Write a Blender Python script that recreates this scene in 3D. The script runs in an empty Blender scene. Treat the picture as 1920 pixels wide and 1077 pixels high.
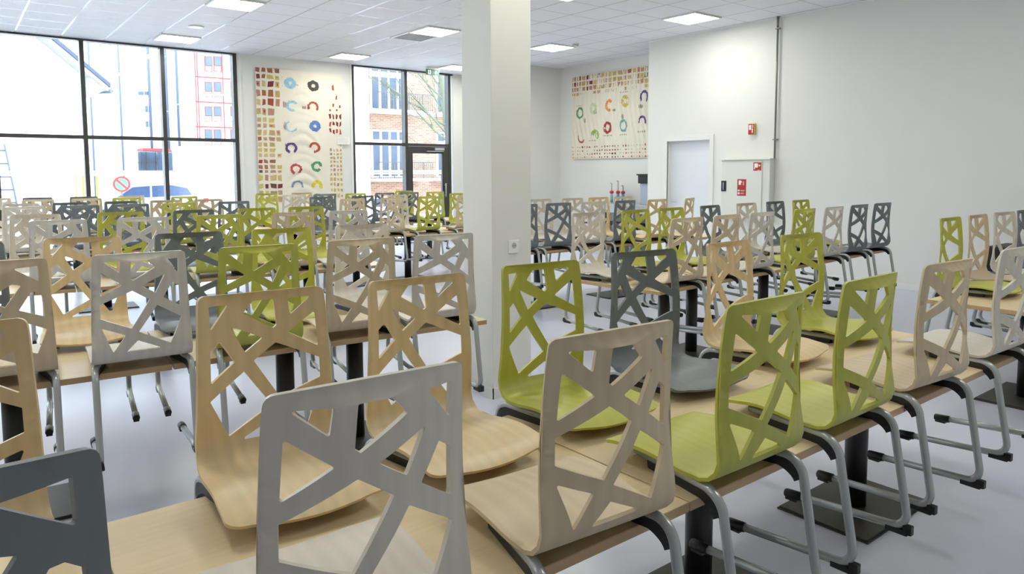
import bpy, bmesh, math, random
from mathutils import Vector, Matrix
from mathutils.geometry import delaunay_2d_cdt
C = bpy.context.scene.collection
SC = bpy.context.scene
R = math.radians
rnd = random.Random(7)

# ------------------------------------------------------------------ camera, world, exposure
FPX, CXP, CYP = 1346.1, 962.2, 431.8
yaw, pit, rol = .66550, -.0809, -.0039
EYE = Vector((-2.7253, -9.9148, 1.495))
fw = Vector((math.sin(yaw)*math.cos(pit), math.cos(yaw)*math.cos(pit), math.sin(pit)))
r0 = Vector((math.cos(yaw), -math.sin(yaw), 0)); u0 = r0.cross(fw)
rt = r0*math.cos(rol) + u0*math.sin(rol); up = -r0*math.sin(rol) + u0*math.cos(rol)
cam = bpy.data.cameras.new('camera'); cob = bpy.data.objects.new('camera', cam); C.objects.link(cob)
M = Matrix((rt, up, -fw)).transposed().to_4x4(); M.translation = EYE
cob.matrix_world = M
cam.sensor_width = 36; cam.lens = FPX/1920*36
cam.shift_x = (960-CXP)/1920; cam.shift_y = (CYP-538.5)/1920
cam.clip_start = .05; cam.clip_end = 400
SC.camera = cob

def at(px, py, Y):                       # the point of the vertical plane at depth Y seen at a place of the photograph
    d = fw + rt*((px-CXP)/FPX) - up*((py-CYP)/FPX)
    return EYE + d*((Y-EYE.y)/d.y)

w = bpy.data.worlds.new('overcast_sky'); SC.world = w; w.use_nodes = True
bg = w.node_tree.nodes['Background']
bg.inputs[0].default_value = (.74, .86, 1.0, 1); bg.inputs[1].default_value = 2.8
SC.view_settings.view_transform = 'Standard'; SC.view_settings.look = 'None'
SC.view_settings.gamma = 1; SC.view_settings.use_curve_mapping = False
SC.view_settings.exposure = 1.9
LIGHT_PANEL = 7.2
SC.cycles.max_bounces = 10; SC.cycles.diffuse_bounces = 5; SC.cycles.transparent_max_bounces = 12
SC.cycles.caustics_reflective = False; SC.cycles.caustics_refractive = False

# ------------------------------------------------------------------ materials
def lin(c):
    out = []
    for v in c:
        v /= 255
        out.append(v/12.92 if v <= .04045 else ((v+.055)/1.055)**2.4)
    return out
def new_mat(name):
    m = bpy.data.materials.new(name); m.use_nodes = True
    return m, m.node_tree.nodes, m.node_tree.links, m.node_tree.nodes['Principled BSDF']
def plain(name, rgb, rough=.5, metal=0, noise=.04, scale=8, spec=.5, bump=0, bscale=300):
    m, N, L, b = new_mat(name)
    c = lin(rgb)
    tc = N.new('ShaderNodeTexCoord'); nz = N.new('ShaderNodeTexNoise'); nz.inputs['Scale'].default_value = scale
    L.new(tc.outputs['Object'], nz.inputs['Vector'])
    mx = N.new('ShaderNodeMix'); mx.data_type = 'RGBA'
    mx.inputs[6].default_value = (*[v*(1-noise) for v in c], 1); mx.inputs[7].default_value = (*[min(1, v*(1+noise)) for v in c], 1)
    L.new(nz.outputs['Fac'], mx.inputs[0]); L.new(mx.outputs[2], b.inputs['Base Color'])
    b.inputs['Roughness'].default_value = rough; b.inputs['Metallic'].default_value = metal
    b.inputs['Specular IOR Level'].default_value = spec
    if bump:
        n2 = N.new('ShaderNodeTexNoise'); n2.inputs['Scale'].default_value = bscale; L.new(tc.outputs['Object'], n2.inputs['Vector'])
        bp = N.new('ShaderNodeBump'); bp.inputs['Strength'].default_value = bump; bp.inputs['Distance'].default_value = .002
        L.new(n2.outputs['Fac'], bp.inputs['Height']); L.new(bp.outputs[0], b.inputs['Normal'])
    return m
def emit(name, rgb, s):
    m = bpy.data.materials.new(name); m.use_nodes = True; N = m.node_tree.nodes; N.clear()
    e = N.new('ShaderNodeEmission'); o = N.new('ShaderNodeOutputMaterial')
    e.inputs[0].default_value = (*lin(rgb), 1); e.inputs[1].default_value = s
    m.node_tree.links.new(e.outputs[0], o.inputs[0]); return m
def ply(name, rgb, grain=.16, rough=.38, figure=1.0):
    # stained plywood; grain runs along V of the unrolled sheet, shifted from chair to chair
    m, N, L, b = new_mat(name); c = lin(rgb)
    uv = N.new('ShaderNodeUVMap'); uv.uv_map = 'sheet'
    oi = N.new('ShaderNodeObjectInfo')
    add = N.new('ShaderNodeVectorMath'); add.operation = 'MULTIPLY_ADD'
    add.inputs[1].default_value = (1, 1, 1)
    cmb = N.new('ShaderNodeCombineXYZ'); mul = N.new('ShaderNodeMath'); mul.operation = 'MULTIPLY'; mul.inputs[1].default_value = 37
    L.new(oi.outputs['Random'], mul.inputs[0])
    for i in range(3): L.new(mul.outputs[0], cmb.inputs[i])
    L.new(uv.outputs[0], add.inputs[0]); L.new(cmb.outputs[0], add.inputs[2])
    mp = N.new('ShaderNodeMapping'); mp.inputs['Scale'].default_value = (42, 2.2, 1); L.new(add.outputs[0], mp.inputs[0])
    n1 = N.new('ShaderNodeTexNoise'); n1.inputs['Scale'].default_value = 1.6; n1.inputs['Detail'].default_value = 4; L.new(mp.outputs[0], n1.inputs['Vector'])
    mp2 = N.new('ShaderNodeMapping'); mp2.inputs['Scale'].default_value = (3.2, 1.1, 1); L.new(add.outputs[0], mp2.inputs[0])
    wv = N.new('ShaderNodeTexWave'); wv.wave_type = 'BANDS'; wv.inputs['Scale'].default_value = 2.2 ; wv.inputs['Distortion'].default_value = 9*figure
    wv.inputs['Detail'].default_value = 1.5; wv.inputs['Detail Scale'].default_value = .6
    L.new(mp2.outputs[0], wv.inputs['Vector'])
    a = N.new('ShaderNodeMix'); a.data_type = 'FLOAT'; a.inputs[0].default_value = .32
    L.new(n1.outputs['Fac'], a.inputs[2]); L.new(wv.outputs['Fac'], a.inputs[3])
    mx = N.new('ShaderNodeMix'); mx.data_type = 'RGBA'
    mx.inputs[6].default_value = (*[v*(1-grain) for v in c], 1); mx.inputs[7].default_value = (*[min(1, v*(1+grain)) for v in c], 1)
    L.new(a.outputs[0], mx.inputs[0]); L.new(mx.outputs[2], b.inputs['Base Color'])
    b.inputs['Roughness'].default_value = rough; b.inputs['Specular IOR Level'].default_value = .45
    return m
def laminate(name, rgb, grain=.1, rough=.35, axis=(1.2, 26, 8)):
    m, N, L, b = new_mat(name); c = lin(rgb)
    tc = N.new('ShaderNodeTexCoord'); mp = N.new('ShaderNodeMapping'); mp.inputs['Scale'].default_value = axis
    oi = N.new('ShaderNodeObjectInfo'); vm = N.new('ShaderNodeVectorMath'); vm.operation = 'ADD'
    mul = N.new('ShaderNodeMath'); mul.operation = 'MULTIPLY'; mul.inputs[1].default_value = 23; L.new(oi.outputs['Random'], mul.inputs[0])
    L.new(tc.outputs['Object'], vm.inputs[0]); L.new(mul.outputs[0], vm.inputs[1]); L.new(vm.outputs[0], mp.inputs[0])
    n1 = N.new('ShaderNodeTexNoise'); n1.inputs['Scale'].default_value = 2.5; n1.inputs['Detail'].default_value = 5; n1.inputs['Roughness'].default_value = .65
    L.new(mp.outputs[0], n1.inputs['Vector'])
    mx = N.new('ShaderNodeMix'); mx.data_type = 'RGBA'
    mx.inputs[6].default_value = (*[v*(1-grain*1.6) for v in c], 1); mx.inputs[7].default_value = (*[min(1, v*(1+grain)) for v in c], 1)
    L.new(n1.outputs['Fac'], mx.inputs[0]); L.new(mx.outputs[2], b.inputs['Base Color'])
    b.inputs['Roughness'].default_value = rough
    return m
def glass_mat(name, tint=(1, 1, 1), refl=.06):
    m = bpy.data.materials.new(name); m.use_nodes = True; N = m.node_tree.nodes; L = m.node_tree.links; N.clear()
    t = N.new('ShaderNodeBsdfTransparent'); g = N.new('ShaderNodeBsdfGlossy'); g.inputs['Roughness'].default_value = .02
    t.inputs[0].default_value = (*tint, 1)
    fr = N.new('ShaderNodeFresnel'); fr.inputs[0].default_value = 1.35
    mx = N.new('ShaderNodeMixShader'); o = N.new('ShaderNodeOutputMaterial')
    L.new(fr.outputs[0], mx.inputs[0]); L.new(t.outputs[0], mx.inputs[1]); L.new(g.outputs[0], mx.inputs[2]); L.new(mx.outputs[0], o.inputs[0])
    return m
def frosted(name, a=.6):
    m = bpy.data.materials.new(name); m.use_nodes = True; N = m.node_tree.nodes; L = m.node_tree.links; N.clear()
    t = N.new('ShaderNodeBsdfTransparent'); g = N.new('ShaderNodeBsdfTranslucent'); g.inputs[0].default_value = (.9, .92, 1, 1)
    mx = N.new('ShaderNodeMixShader'); o = N.new('ShaderNodeOutputMaterial'); mx.inputs[0].default_value = a
    L.new(t.outputs[0], mx.inputs[1]); L.new(g.outputs[0], mx.inputs[2]); L.new(mx.outputs[0], o.inputs[0]); return m
def brick_mat(name, c1, c2, mortar, scale=1.0):
    m, N, L, b = new_mat(name)
    tc = N.new('ShaderNodeTexCoord'); sp = N.new('ShaderNodeSeparateXYZ'); cb = N.new('ShaderNodeCombineXYZ')
    L.new(tc.outputs['Object'], sp.inputs[0]); L.new(sp.outputs[0], cb.inputs[0]); L.new(sp.outputs[2], cb.inputs[1])
    br = N.new('ShaderNodeTexBrick'); br.inputs['Scale'].default_value = scale
    br.inputs['Color1'].default_value = (*lin(c1), 1); br.inputs['Color2'].default_value = (*lin(c2), 1); br.inputs['Mortar'].default_value = (*lin(mortar), 1)
    br.inputs['Brick Width'].default_value = .24; br.inputs['Row Height'].default_value = .075; br.inputs['Mortar Size'].default_value = .009
    L.new(cb.outputs[0], br.inputs['Vector']); L.new(br.outputs[0], b.inputs['Base Color']); b.inputs['Roughness'].default_value = .9
    return m
def ceiling_mat():
    m, N, L, b = new_mat('ceiling_tile')
    tc = N.new('ShaderNodeTexCoord'); sp = N.new('ShaderNodeSeparateXYZ'); L.new(tc.outputs['Object'], sp.inputs[0])
    fac = []
    for i in range(2):
        d = N.new('ShaderNodeMath'); d.operation = 'DIVIDE'; d.inputs[1].default_value = .6; L.new(sp.outputs[i], d.inputs[0])
        a = N.new('ShaderNodeMath'); a.operation = 'ADD'; a.inputs[1].default_value = 100.5; L.new(d.outputs[0], a.inputs[0])
        f = N.new('ShaderNodeMath'); f.operation = 'FRACT'; L.new(a.outputs[0], f.inputs[0])
        s = N.new('ShaderNodeMath'); s.operation = 'SUBTRACT'; s.inputs[1].default_value = .5; L.new(f.outputs[0], s.inputs[0])
        ab = N.new('ShaderNodeMath'); ab.operation = 'ABSOLUTE'; L.new(s.outputs[0], ab.inputs[0])
        lt = N.new('ShaderNodeMath'); lt.operation = 'LESS_THAN'; lt.inputs[1].default_value = (.019, .013)[i]; L.new(ab.outputs[0], lt.inputs[0])
        fac.append(lt)
    mxm = N.new('ShaderNodeMath'); mxm.operation = 'MAXIMUM'; L.new(fac[0].outputs[0], mxm.inputs[0]); L.new(fac[1].outputs[0], mxm.inputs[1])
    mx = N.new('ShaderNodeMix'); mx.data_type = 'RGBA'
    mx.inputs[6].default_value = (*lin((232, 232, 238)), 1); mx.inputs[7].default_value = (*lin((172, 171, 176)), 1)
    L.new(mxm.outputs[0], mx.inputs[0]); L.new(mx.outputs[2], b.inputs['Base Color'])
    rg = N.new('ShaderNodeMapRange'); rg.inputs[3].default_value = .8; rg.inputs[4].default_value = .28; L.new(mxm.outputs[0], rg.inputs[0]); L.new(rg.outputs[0], b.inputs['Roughness'])
    n2 = N.new('ShaderNodeTexNoise'); n2.inputs['Scale'].default_value = 160; L.new(tc.outputs['Object'], n2.inputs['Vector'])
    bp = N.new('ShaderNodeBump'); bp.inputs['Strength'].default_value = .15; bp.inputs['Distance'].default_value = .003
    L.new(n2.outputs['Fac'], bp.inputs['Height']); L.new(bp.outputs[0], b.inputs['Normal'])
    return m
def floor_mat():
    m, N, L, b = new_mat('linoleum_floor')
    tc = N.new('ShaderNodeTexCoord'); n1 = N.new('ShaderNodeTexNoise'); n1.inputs['Scale'].default_value = 1.1; n1.inputs['Detail'].default_value = 6
    L.new(tc.outputs['Object'], n1.inputs['Vector'])
    n2 = N.new('ShaderNodeTexNoise'); n2.inputs['Scale'].default_value = 90; n2.inputs['Detail'].default_value = 3; L.new(tc.outputs['Object'], n2.inputs['Vector'])
    a = N.new('ShaderNodeMix'); a.data_type = 'FLOAT'; a.inputs[0].default_value = .45; L.new(n1.outputs['Fac'], a.inputs[2]); L.new(n2.outputs['Fac'], a.inputs[3])
    mx = N.new('ShaderNodeMix'); mx.data_type = 'RGBA'
    mx.inputs[6].default_value = (*lin((196, 198, 216)), 1); mx.inputs[7].default_value = (*lin((212, 215, 230)), 1)
    L.new(a.outputs[0], mx.inputs[0]); L.new(mx.outputs[2], b.inputs['Base Color'])
    mr = N.new('ShaderNodeMapRange'); mr.inputs[3].default_value = .24; mr.inputs[4].default_value = .36; L.new(n1.outputs['Fac'], mr.inputs[0]); L.new(mr.outputs[0], b.inputs['Roughness'])
    b.inputs['Specular IOR Level'].default_value = .8
    return m

WALL = plain('white_wall_paint', (230, 229, 224), .6, noise=.015, scale=3, bump=.12, bscale=90)
COLM = plain('column_paint', (232, 231, 224), .55, noise=.02, scale=4, bump=.15, bscale=90)
TRIMW = plain('white_trim', (232, 232, 228), .4, noise=.01)
DOORW = plain('white_door_leaf', (226, 230, 236), .4, noise=.01)
CEIL = ceiling_mat(); FLOOR = floor_mat()
DARKF = plain('dark_window_frame', (62, 60, 56), .4, noise=.05)
BLACK = plain('black_plastic', (26, 26, 28), .45, noise=.1)
BLKM = plain('black_powder_coat', (30, 29, 29), .38, noise=.1)
BASEM = plain('charcoal_base_plate', (58, 56, 53), .45, noise=.08, scale=40)
TUBE = plain('light_grey_lacquered_steel', (176, 180, 178), .25, metal=.25, noise=.03)
STEEL = plain('brushed_steel', (190, 195, 202), .35, metal=.7, noise=.04)
PIPE = plain('zinc_pipe', (140, 138, 132), .35, metal=.5, noise=.08)
TOP = laminate('beech_laminate', (226, 204, 162))
EDGE = laminate('beech_edge_band', (196, 164, 122), grain=.12)
GLASS = glass_mat('window_glass', (.97, .99, 1))
FROST = frosted('frosted_strip', .45)
PANEL = emit('light_panel', (252, 253, 240), LIGHT_PANEL)
SHELL = {
 't': (ply('beige_stained_ply', (205, 186, 154), .12), plain('beige_ply_edge', (178, 140, 104), .6), 'beige-stained'),
 'o': (ply('natural_beech_ply', (220, 196, 152), .12), plain('beech_ply_edge', (188, 148, 96), .6), 'natural beech'),
 'w': (ply('whitewashed_ply', (210, 202, 189), .09), plain('whitewashed_ply_edge', (196, 172, 142), .6), 'whitewashed'),
 'g': (ply('grey_stained_ply', (112, 118, 121), .07, .42), plain('grey_ply_edge', (120, 122, 116), .6), 'dark grey'),
 'y': (ply('lime_stained_ply', (183, 183, 78), .08), plain('lime_ply_edge', (120, 116, 42), .6), 'lime green'),
}

# ------------------------------------------------------------------ mesh helpers
class MB:
    def __init__(s): s.v = []; s.f = []; s.m = []; s.sm = []
    def poly(s, pts, mi=0, smooth=False):
        b = len(s.v); s.v += [tuple(p) for p in pts]; s.f.append(list(range(b, b+len(pts)))); s.m.append(mi); s.sm.append(smooth)
    def box(s, lo, hi, mi=0, bev=0, rot=None):
        x0, y0, z0 = lo; x1, y1, z1 = hi
        if bev <= 0:
            P = [(x0,y0,z0),(x1,y0,z0),(x1,y1,z0),(x0,y1,z0),(x0,y0,z1),(x1,y0,z1),(x1,y1,z1),(x0,y1,z1)]
            F = [(0,3,2,1),(4,5,6,7),(0,1,5,4),(1,2,6,5),(2,3,7,6),(3,0,4,7)]
        else:
            bm = bmesh.new(); bmesh.ops.create_cube(bm, size=1)
            for q in bm.verts: q.co = Vector(((x0+x1)/2+q.co.x*(x1-x0), (y0+y1)/2+q.co.y*(y1-y0), (z0+z1)/2+q.co.z*(z1-z0)))
            bmesh.ops.bevel(bm, geom=bm.edges[:], offset=bev, segments=2, affect='EDGES', profile=.7)
            bm.verts.index_update(); P = [tuple(q.co) for q in bm.verts]; F = [[q.index for q in f.verts] for f in bm.faces]; bm.free()
        if rot: P = [tuple(rot @ Vector(p)) for p in P]
        b = len(s.v); s.v += P
        for f in F: s.f.append([b+i for i in f]); s.m.append(mi); s.sm.append(False)
    def tube(s, path, r, mi=0, n=12, cap=True):
        path = [Vector(p) for p in path]; rings = []
        rr = r if isinstance(r, (list, tuple)) else [r]*len(path)
        prev = None
        for i, p in enumerate(path):
            if i == 0: t = path[1]-p
            elif i == len(path)-1: t = p-path[i-1]
            else: t = (path[i+1]-p).normalized() + (p-path[i-1]).normalized()
            t.normalize()
            if prev is None:
                a = Vector((0,0,1)) if abs(t.z) < .9 else Vector((1,0,0))
                x = t.cross(a).normalized()
            else:
                x = prev - t*prev.dot(t); x.normalize()
            prev = x; y = t.cross(x)
            b = len(s.v)
            for k in range(n):
                an = 2*math.pi*k/n; s.v.append(tuple(p + (x*math.cos(an)+y*math.sin(an))*rr[i]))
            rings.append(b)
        for i in range(len(rings)-1):
            for k in range(n):
                a, b = rings[i], rings[i+1]
                s.f.append([a+k, a+(k+1)%n, b+(k+1)%n, b+k]); s.m.append(mi); s.sm.append(True)
        if cap:
            s.f.append([rings[0]+k for k in range(n)][::-1]); s.m.append(mi); s.sm.append(False)
            s.f.append([rings[-1]+k for k in range(n)]); s.m.append(mi); s.sm.append(False)
    def prism(s, pts, d, mi=0, mi_side=None):          # polygon pts (3-D) pushed along vector d
        d = Vector(d); n = len(pts); A = [Vector(p) for p in pts]; B = [p+d for p in A]
        s.poly(A[::-1], mi); s.poly(B, mi)
        for i in range(n): s.poly([A[i], A[(i+1)%n], B[(i+1)%n], B[i]], mi if mi_side is None else mi_side)
    def mesh(s, name, mats):
        me = bpy.data.meshes.new(name); me.from_pydata(s.v, [], s.f)
        for m in mats: me.materials.append(m)
        for p, mi, sm in zip(me.polygons, s.m, s.sm): p.material_index = mi; p.use_smooth = sm
        bm = bmesh.new(); bm.from_mesh(me); bmesh.ops.remove_doubles(bm, verts=bm.verts, dist=1e-6); bmesh.ops.recalc_face_normals(bm, faces=bm.faces); bm.to_mesh(me); bm.free()
        me.update(); return me
    def build(s, name, mats, parent=None, loc=None, rz=0):
        if not isinstance(mats, (list, tuple)): mats = [mats]
        o = bpy.data.objects.new(name, s.mesh(name, mats)); C.objects.link(o)
        if parent: o.parent = parent
        if loc: o.location = loc
        if rz: o.rotation_euler = (0, 0, rz)
        return o
def link(name, mesh, parent, loc=(0,0,0)):
    o = bpy.data.objects.new(name, mesh); C.objects.link(o); o.parent = parent; o.location = loc; return o
def tag(o, label, cat, group=None, kind=None):
    o['label'] = label; o['category'] = cat
    if group: o['group'] = group
    if kind: o['kind'] = kind
    return o
def thing(name, label, cat, loc=(0,0,0), rz=0, group=None):
    o = bpy.data.objects.new(name, None); C.objects.link(o); o.location = loc; o.rotation_euler = (0,0,rz); o.empty_display_size = .1
    return tag(o, label, cat, group)
def struct(o, label=None):
    o['kind'] = 'structure'
    if label: o['label'] = label
    return o
def bez(pts, n=8):                                       # rounded corners: polyline with fillets given as (point, radius)
    out = []
    P = [Vector(p[0]) for p in pts]
    for i, (p, r) in enumerate(pts):
        p = Vector(p)
        if r == 0 or i in (0, len(pts)-1): out.append(p); continue
        a = (P[i-1]-p).normalized(); b = (P[i+1]-p).normalized()
        an = a.angle(b); d = r/math.tan(an/2); s_, e_ = p+a*d, p+b*d
        c = p + (a+b).normalized()*(r/math.sin(an/2))
        va, vb = s_-c, e_-c; tot = va.angle(vb)
        for k in range(n+1):
            q = k/n; out.append(c + (va*math.sin((1-q)*tot) + vb*math.sin(q*tot))/math.sin(tot))
    return out

# ------------------------------------------------------------------ room shell
H = 3.67
XR, YW = 6.66, 3.66
XL, YF = -6.9, -13.6
mb = MB(); mb.box((XL-.2, YF-.2, -.15), (8.0, YW+.2, 0)); struct(mb.build('floor', FLOOR), 'pale lavender grey linoleum floor')
mb = MB(); mb.box((XL-.2, YF-.2, H), (8.0, YW+.2, H+.2)); struct(mb.build('ceiling', CEIL), 'white suspended tile ceiling')
mb = MB(); mb.box((XL-.2, YF-.2, 0), (XL, YW, H)); struct(mb.build('wall_left', WALL))
mb = MB(); mb.box((XL, YF-.2, 0), (XR, YF, H)); struct(mb.build('wall_front', WALL))
mb = MB()
mb.box((1.53, YW, 0), (3.79, YW+.2, H)); mb.box((6.24, YW, 0), (6.7, YW+.2, H)); mb.box((XL-.2, YW, 0), (-5.78, YW+.2, H))
struct(mb.build('wall_back', WALL), 'white wall between the two window bays')
D0, D1, DZ = -2.10, -2.945, 1.985                          # opening of the white door in the right wall
mb = MB()
mb.box((XR, YF-.2, 0), (XR+.16, D1, H)); mb.box((XR, D0, 0), (XR+.16, -1.68, H)); mb.box((XR, D1, DZ), (XR+.16, D0, H))
struct(mb.build('wall_right', WALL), 'long white wall with the door and the hose cabinet')
mb = MB(); mb.box((6.5, 1.8, 0), (6.7, YW-.002, H-.001)); mb.box((6.5, 1.6, 0), (7.6, 1.799, H-.001)); mb.box((7.6, -3.2, 0), (7.8, 1.8, H-.001)); mb.box((6.821, -3.2, 0), (7.599, -3.05, H-.001))
struct(mb.build('wall_alcove', WALL), 'white alcove walls behind the steel counter')
mb = MB(); mb.box((.03, -6.18, 0), (.36, -5.85, H), bev=.006); struct(mb.build('wall_column', COLM), 'square white column in the middle of the room')
mb = MB()
mb.box((.02, -6.192, 0), (.37, -6.18, .072)); mb.box((.02, -5.85, 0), (.37, -5.838, .072)); mb.box((.018, -6.192, 0), (.03, -5.838, .072)); mb.box((.36, -6.192, 0), (.372, -5.838, .072))
struct(mb.build('baseboard_column', TRIMW))
mb = MB(); mb.box((XR-.014, YF, 0), (XR, -3.02, .078), bev=.003); mb.box((XR-.014, -2.02, 0), (XR, -1.68, .078), bev=.003); struct(mb.build('baseboard_right', TRIMW))
mb = MB(); mb.box((1.6, YW-.014, 0), (3.75, YW, .078), bev=.003); struct(mb.build('baseboard_back', TRIMW))
mb = MB(); mb.box((1.555, YW-.02, 0), (1.60, YW, H)); mb.box((3.745, YW-.02, 0), (3.79, YW, H)); struct(mb.build('trim_1', TRIMW))
mb = MB(); mb.box((XR-.02, YF, H-.02), (XR, -1.68, H)); struct(mb.build('trim_2', TRIMW))

# window bays
def bay(name, x0, x1, mulls, label, door=None):
    d = .15; g = YW+.115
    root = bpy.data.objects.new(name, None); C.objects.link(root); struct(root, label)
    f = MB(); f.box((x0, YW, H-.03), (x1, YW+d, H)); f.box((x0, YW, 0), (x1 if not door else door[0], YW+d, .08)); f.build('window_frame', DARKF, root)
    for x in mulls:
        m = MB(); m.box((x-.032, YW-.005, 0), (x+.032, YW+d, H-.03), bev=.003); m.build('mullion', DARKF, root)
    xs = sorted(mulls)
    for a, b in zip(xs[:-1], xs[1:]):
        t = MB(); t.box((a+.032, YW, 2.06), (b-.032, YW+d, 2.12), bev=.003); t.build('transom', DARKF, root)
        for z0, z1 in ((2.12, H-.03), (.08, 2.06)):
            if door and abs(b-door[1]) < .05 and z0 < 1: continue
            p = MB(); p.box((a+.032, g, z0), (b-.032, g+.012, z1)); pn = p.build('window_pane', GLASS, root)
            if z0 < 1:
                s = MB()
                for zz in (1.475, 1.525): s.box((a+.05, g-.004, zz-.019), (b-.05, g-.002, zz+.019))
                s.build('frosted_strip', FROST, pn)
    return root
w1 = bay('window_1', -5.78, 1.53, [-5.75, -4.52, -3.32, -2.12, -.92, .28, 1.49], 'large left window bay with dark mullions')
w2 = bay('window_2', 3.79, 6.24, [3.815, 5.04, 6.14], 'right window bay beside the glazed door', door=(5.07, 6.14))
d1 = bpy.data.objects.new('door_1', None); C.objects.link(d1); struct(d1, 'dark framed glazed exit door')
m = MB(); x0, x1 = 5.075, 6.105
m.box((x0, YW+.0, .01), (x0+.11, YW+.07, 2.055), bev=.003); m.box((x1-.17, YW, .01), (x1, YW+.07, 2.055), bev=.003)
m.box((x0+.11, YW, 1.905), (x1-.17, YW+.07, 2.055)); m.box((x0+.11, YW, .01), (x1-.17, YW+.07, .2)); m.build('door_frame', DARKF, d1)
m = MB(); m.box((x0+.11, YW+.03, .2), (x1-.17, YW+.04, 1.905)); dp = m.build('door_pane', GLASS, d1)
m = MB()
for zz in (1.475, 1.525): m.box((x0+.12, YW+.026, zz-.019), (x1-.18, YW+.028, zz+.019))
m.build('frosted_strip', FROST, dp)
m = MB(); m.box((5.72, YW-.06, 1.975), (5.96, YW, 2.03), bev=.004); m.box((5.52, YW-.05, 1.945), (5.95, YW-.02, 1.962)); m.build('door_closer', STEEL, d1)
m = MB(); m.tube([(5.99, YW-.055, .95), (5.99, YW-.055, 1.25)], .012); m.box((5.98, YW-.055, .98), (6.0, YW, 1.0)); m.box((5.98, YW-.055, 1.2), (6.0, YW, 1.22)); m.build('door_handle', STEEL, d1)
# white door in the right wall
d2 = bpy.data.objects.new('door_2', None); C.objects.link(d2); struct(d2, 'white door in the right wall')
m = MB(); m.box((XR+.07, D1, .005), (XR+.11, D0, DZ)); m.build('door_leaf', DOORW, d2)
m = MB()
m.box((XR-.018, D0, 0), (XR+.02, D0+.075, DZ+.085), bev=.004); m.box((XR-.018, D1-.075, 0), (XR+.02, D1, DZ+.085), bev=.004); m.box((XR-.018, D1, DZ), (XR+.02, D0, DZ+.085), bev=.004)
m.build('door_casing', TRIMW, d2)
m = MB(); m.tube([(XR+.07, D0-.07, 1.0), (XR+.02, D0-.07, 1.0), (XR+.02, D0-.19, 1.0)], .009); m.build('door_handle', STEEL, d2)

# ------------------------------------------------------------------ ceiling fittings
panels = {
 (0,-1): 'square ceiling light panel at top left, farther from the windows', (0,4): 'leftmost square ceiling light panel close above the left window bay',
 (5,-1): 'square ceiling light panel beside the grey air grille', (5,4): 'square ceiling light panel above the tall wall hanging',
 (9,-1): 'square ceiling light panel just right of the column', (9,4): 'square ceiling light panel beside the green exit sign',
 (9,-6): 'rightmost square ceiling light panel near the right wall', (5,-6): 'square ceiling light panel cut by the top edge, above column'}
for i in (-10, -5, 0, 5, 9):
    for j in (4, -1, -6, -12, -17):  # last row is unseen, added to brighten the right floor and column
        if (i, j) in ((9,-12),(-5,-17),(-10,-17),(9,-17)) and (i, j) not in panels: continue
        lab = panels.get((i, j)); vis = lab is not None
        x, y = i*.6+.3, j*.6+.3
        if x < XL+.4 or y < YF+.4 : continue
        t = thing('ceiling_light', lab or 'unseen square white ceiling light panel, assumed outside the picture', 'ceiling light', (x, y, H), 0, 'ceiling light panels')
        f = MB(); a, b = .297, .272
        for lo, hi in (((-a,-a,-.022),(a,-b,0)), ((-a,b,-.022),(a,a,0)), ((-a,-b,-.022),(-b,b,0)), ((b,-b,-.022),(a,b,0))): f.box(lo, hi)
        f.build('light_frame', TRIMW, t)
        f = MB(); f.box((-b,-b,-.014), (b,b,-.004)); f.build('diffuser', PANEL, t)
VENT = plain('perforated_grey_grille', (128, 129, 132), .6, noise=.12, scale=300)
t = thing('air_grille', 'grey perforated ceiling air grille in a white frame', 'air vent', (5*.6+.3, .3, H))
f = MB(); a, b = .295, .262
for lo, hi in (((-a,-a,-.012),(a,-b,0)), ((-a,b,-.012),(a,a,0)), ((-a,-b,-.012),(-b,b,0)), ((b,-b,-.012),(a,b,0))): f.box(lo, hi)
f.build('grille_frame', TRIMW, t)
f = MB(); f.box((-b,-b,-.006), (b,b,-.002))
f.build('perforated_plate', VENT, t)
f = MB(); f.tube([(0,0,0), (0,0,-.012), (0,0,-.02)], [.11, .11, .095], n=32); tag(f.build('ceiling_speaker', TRIMW, loc=(.29, 1.53, H)), 'round white ceiling disc between two light panels at left', 'ceiling speaker')
t = thing('smoke_detector', 'small white round detector beside a light panel', 'smoke detector', (5.78, -.81, H))
f = MB(); f.tube([(0,0,0), (0,0,-.03), (0,0,-.045)], [.055, .05, .03], n=24); f.build('detector_body', TRIMW, t)
f = MB(); f.tube([(0,0,-.03), (0,0,-.036)], [.0515, .0515], n=24); f.build('detector_slot', BLACK, t)
# exit sign
GREEN = plain('exit_sign_green', (16, 88, 72), .4); SIGNW = plain('sign_white', (240, 240, 236), .5)
ex = thing('exit_sign', 'small green exit sign with running man and down arrow', 'exit sign', (5.30, 3.0, H))
f = MB(); f.box((-.16, -.03, -.05), (.16, .03, 0)); f.build('sign_mount', TRIMW, ex)
f = MB(); f.box((-.155, -.012, -.165), (.155, .012, -.05)); sb = f.build('sign_board', GREEN, ex)
f = MB(); y = -.0135
f.box((-.115, y, -.15), (-.045, -.012, -.065))                                  # white door
f.prism([(.045,y,-.115),(.075,y,-.15),(.105,y,-.115),(.086,y,-.115),(.086,y,-.066),(.064,y,-.066),(.064,y,-.115)][::-1], (0,.002,0))
f.build('pictogram', SIGNW, sb)
f = MB(); y = -.015
f.tube([(-.082,y,-.074),(-.082,y+.001,-.074)], .008, n=10)
f.prism([(-.095,y,-.085),(-.07,y,-.083),(-.072,y,-.11),(-.055,y,-.135),(-.064,y,-.14),(-.08,y,-.118),(-.098,y,-.142),(-.106,y,-.136),(-.09,y,-.112)][::-1], (0,.001,0))
f.build('running_man', GREEN, sb)

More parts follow.
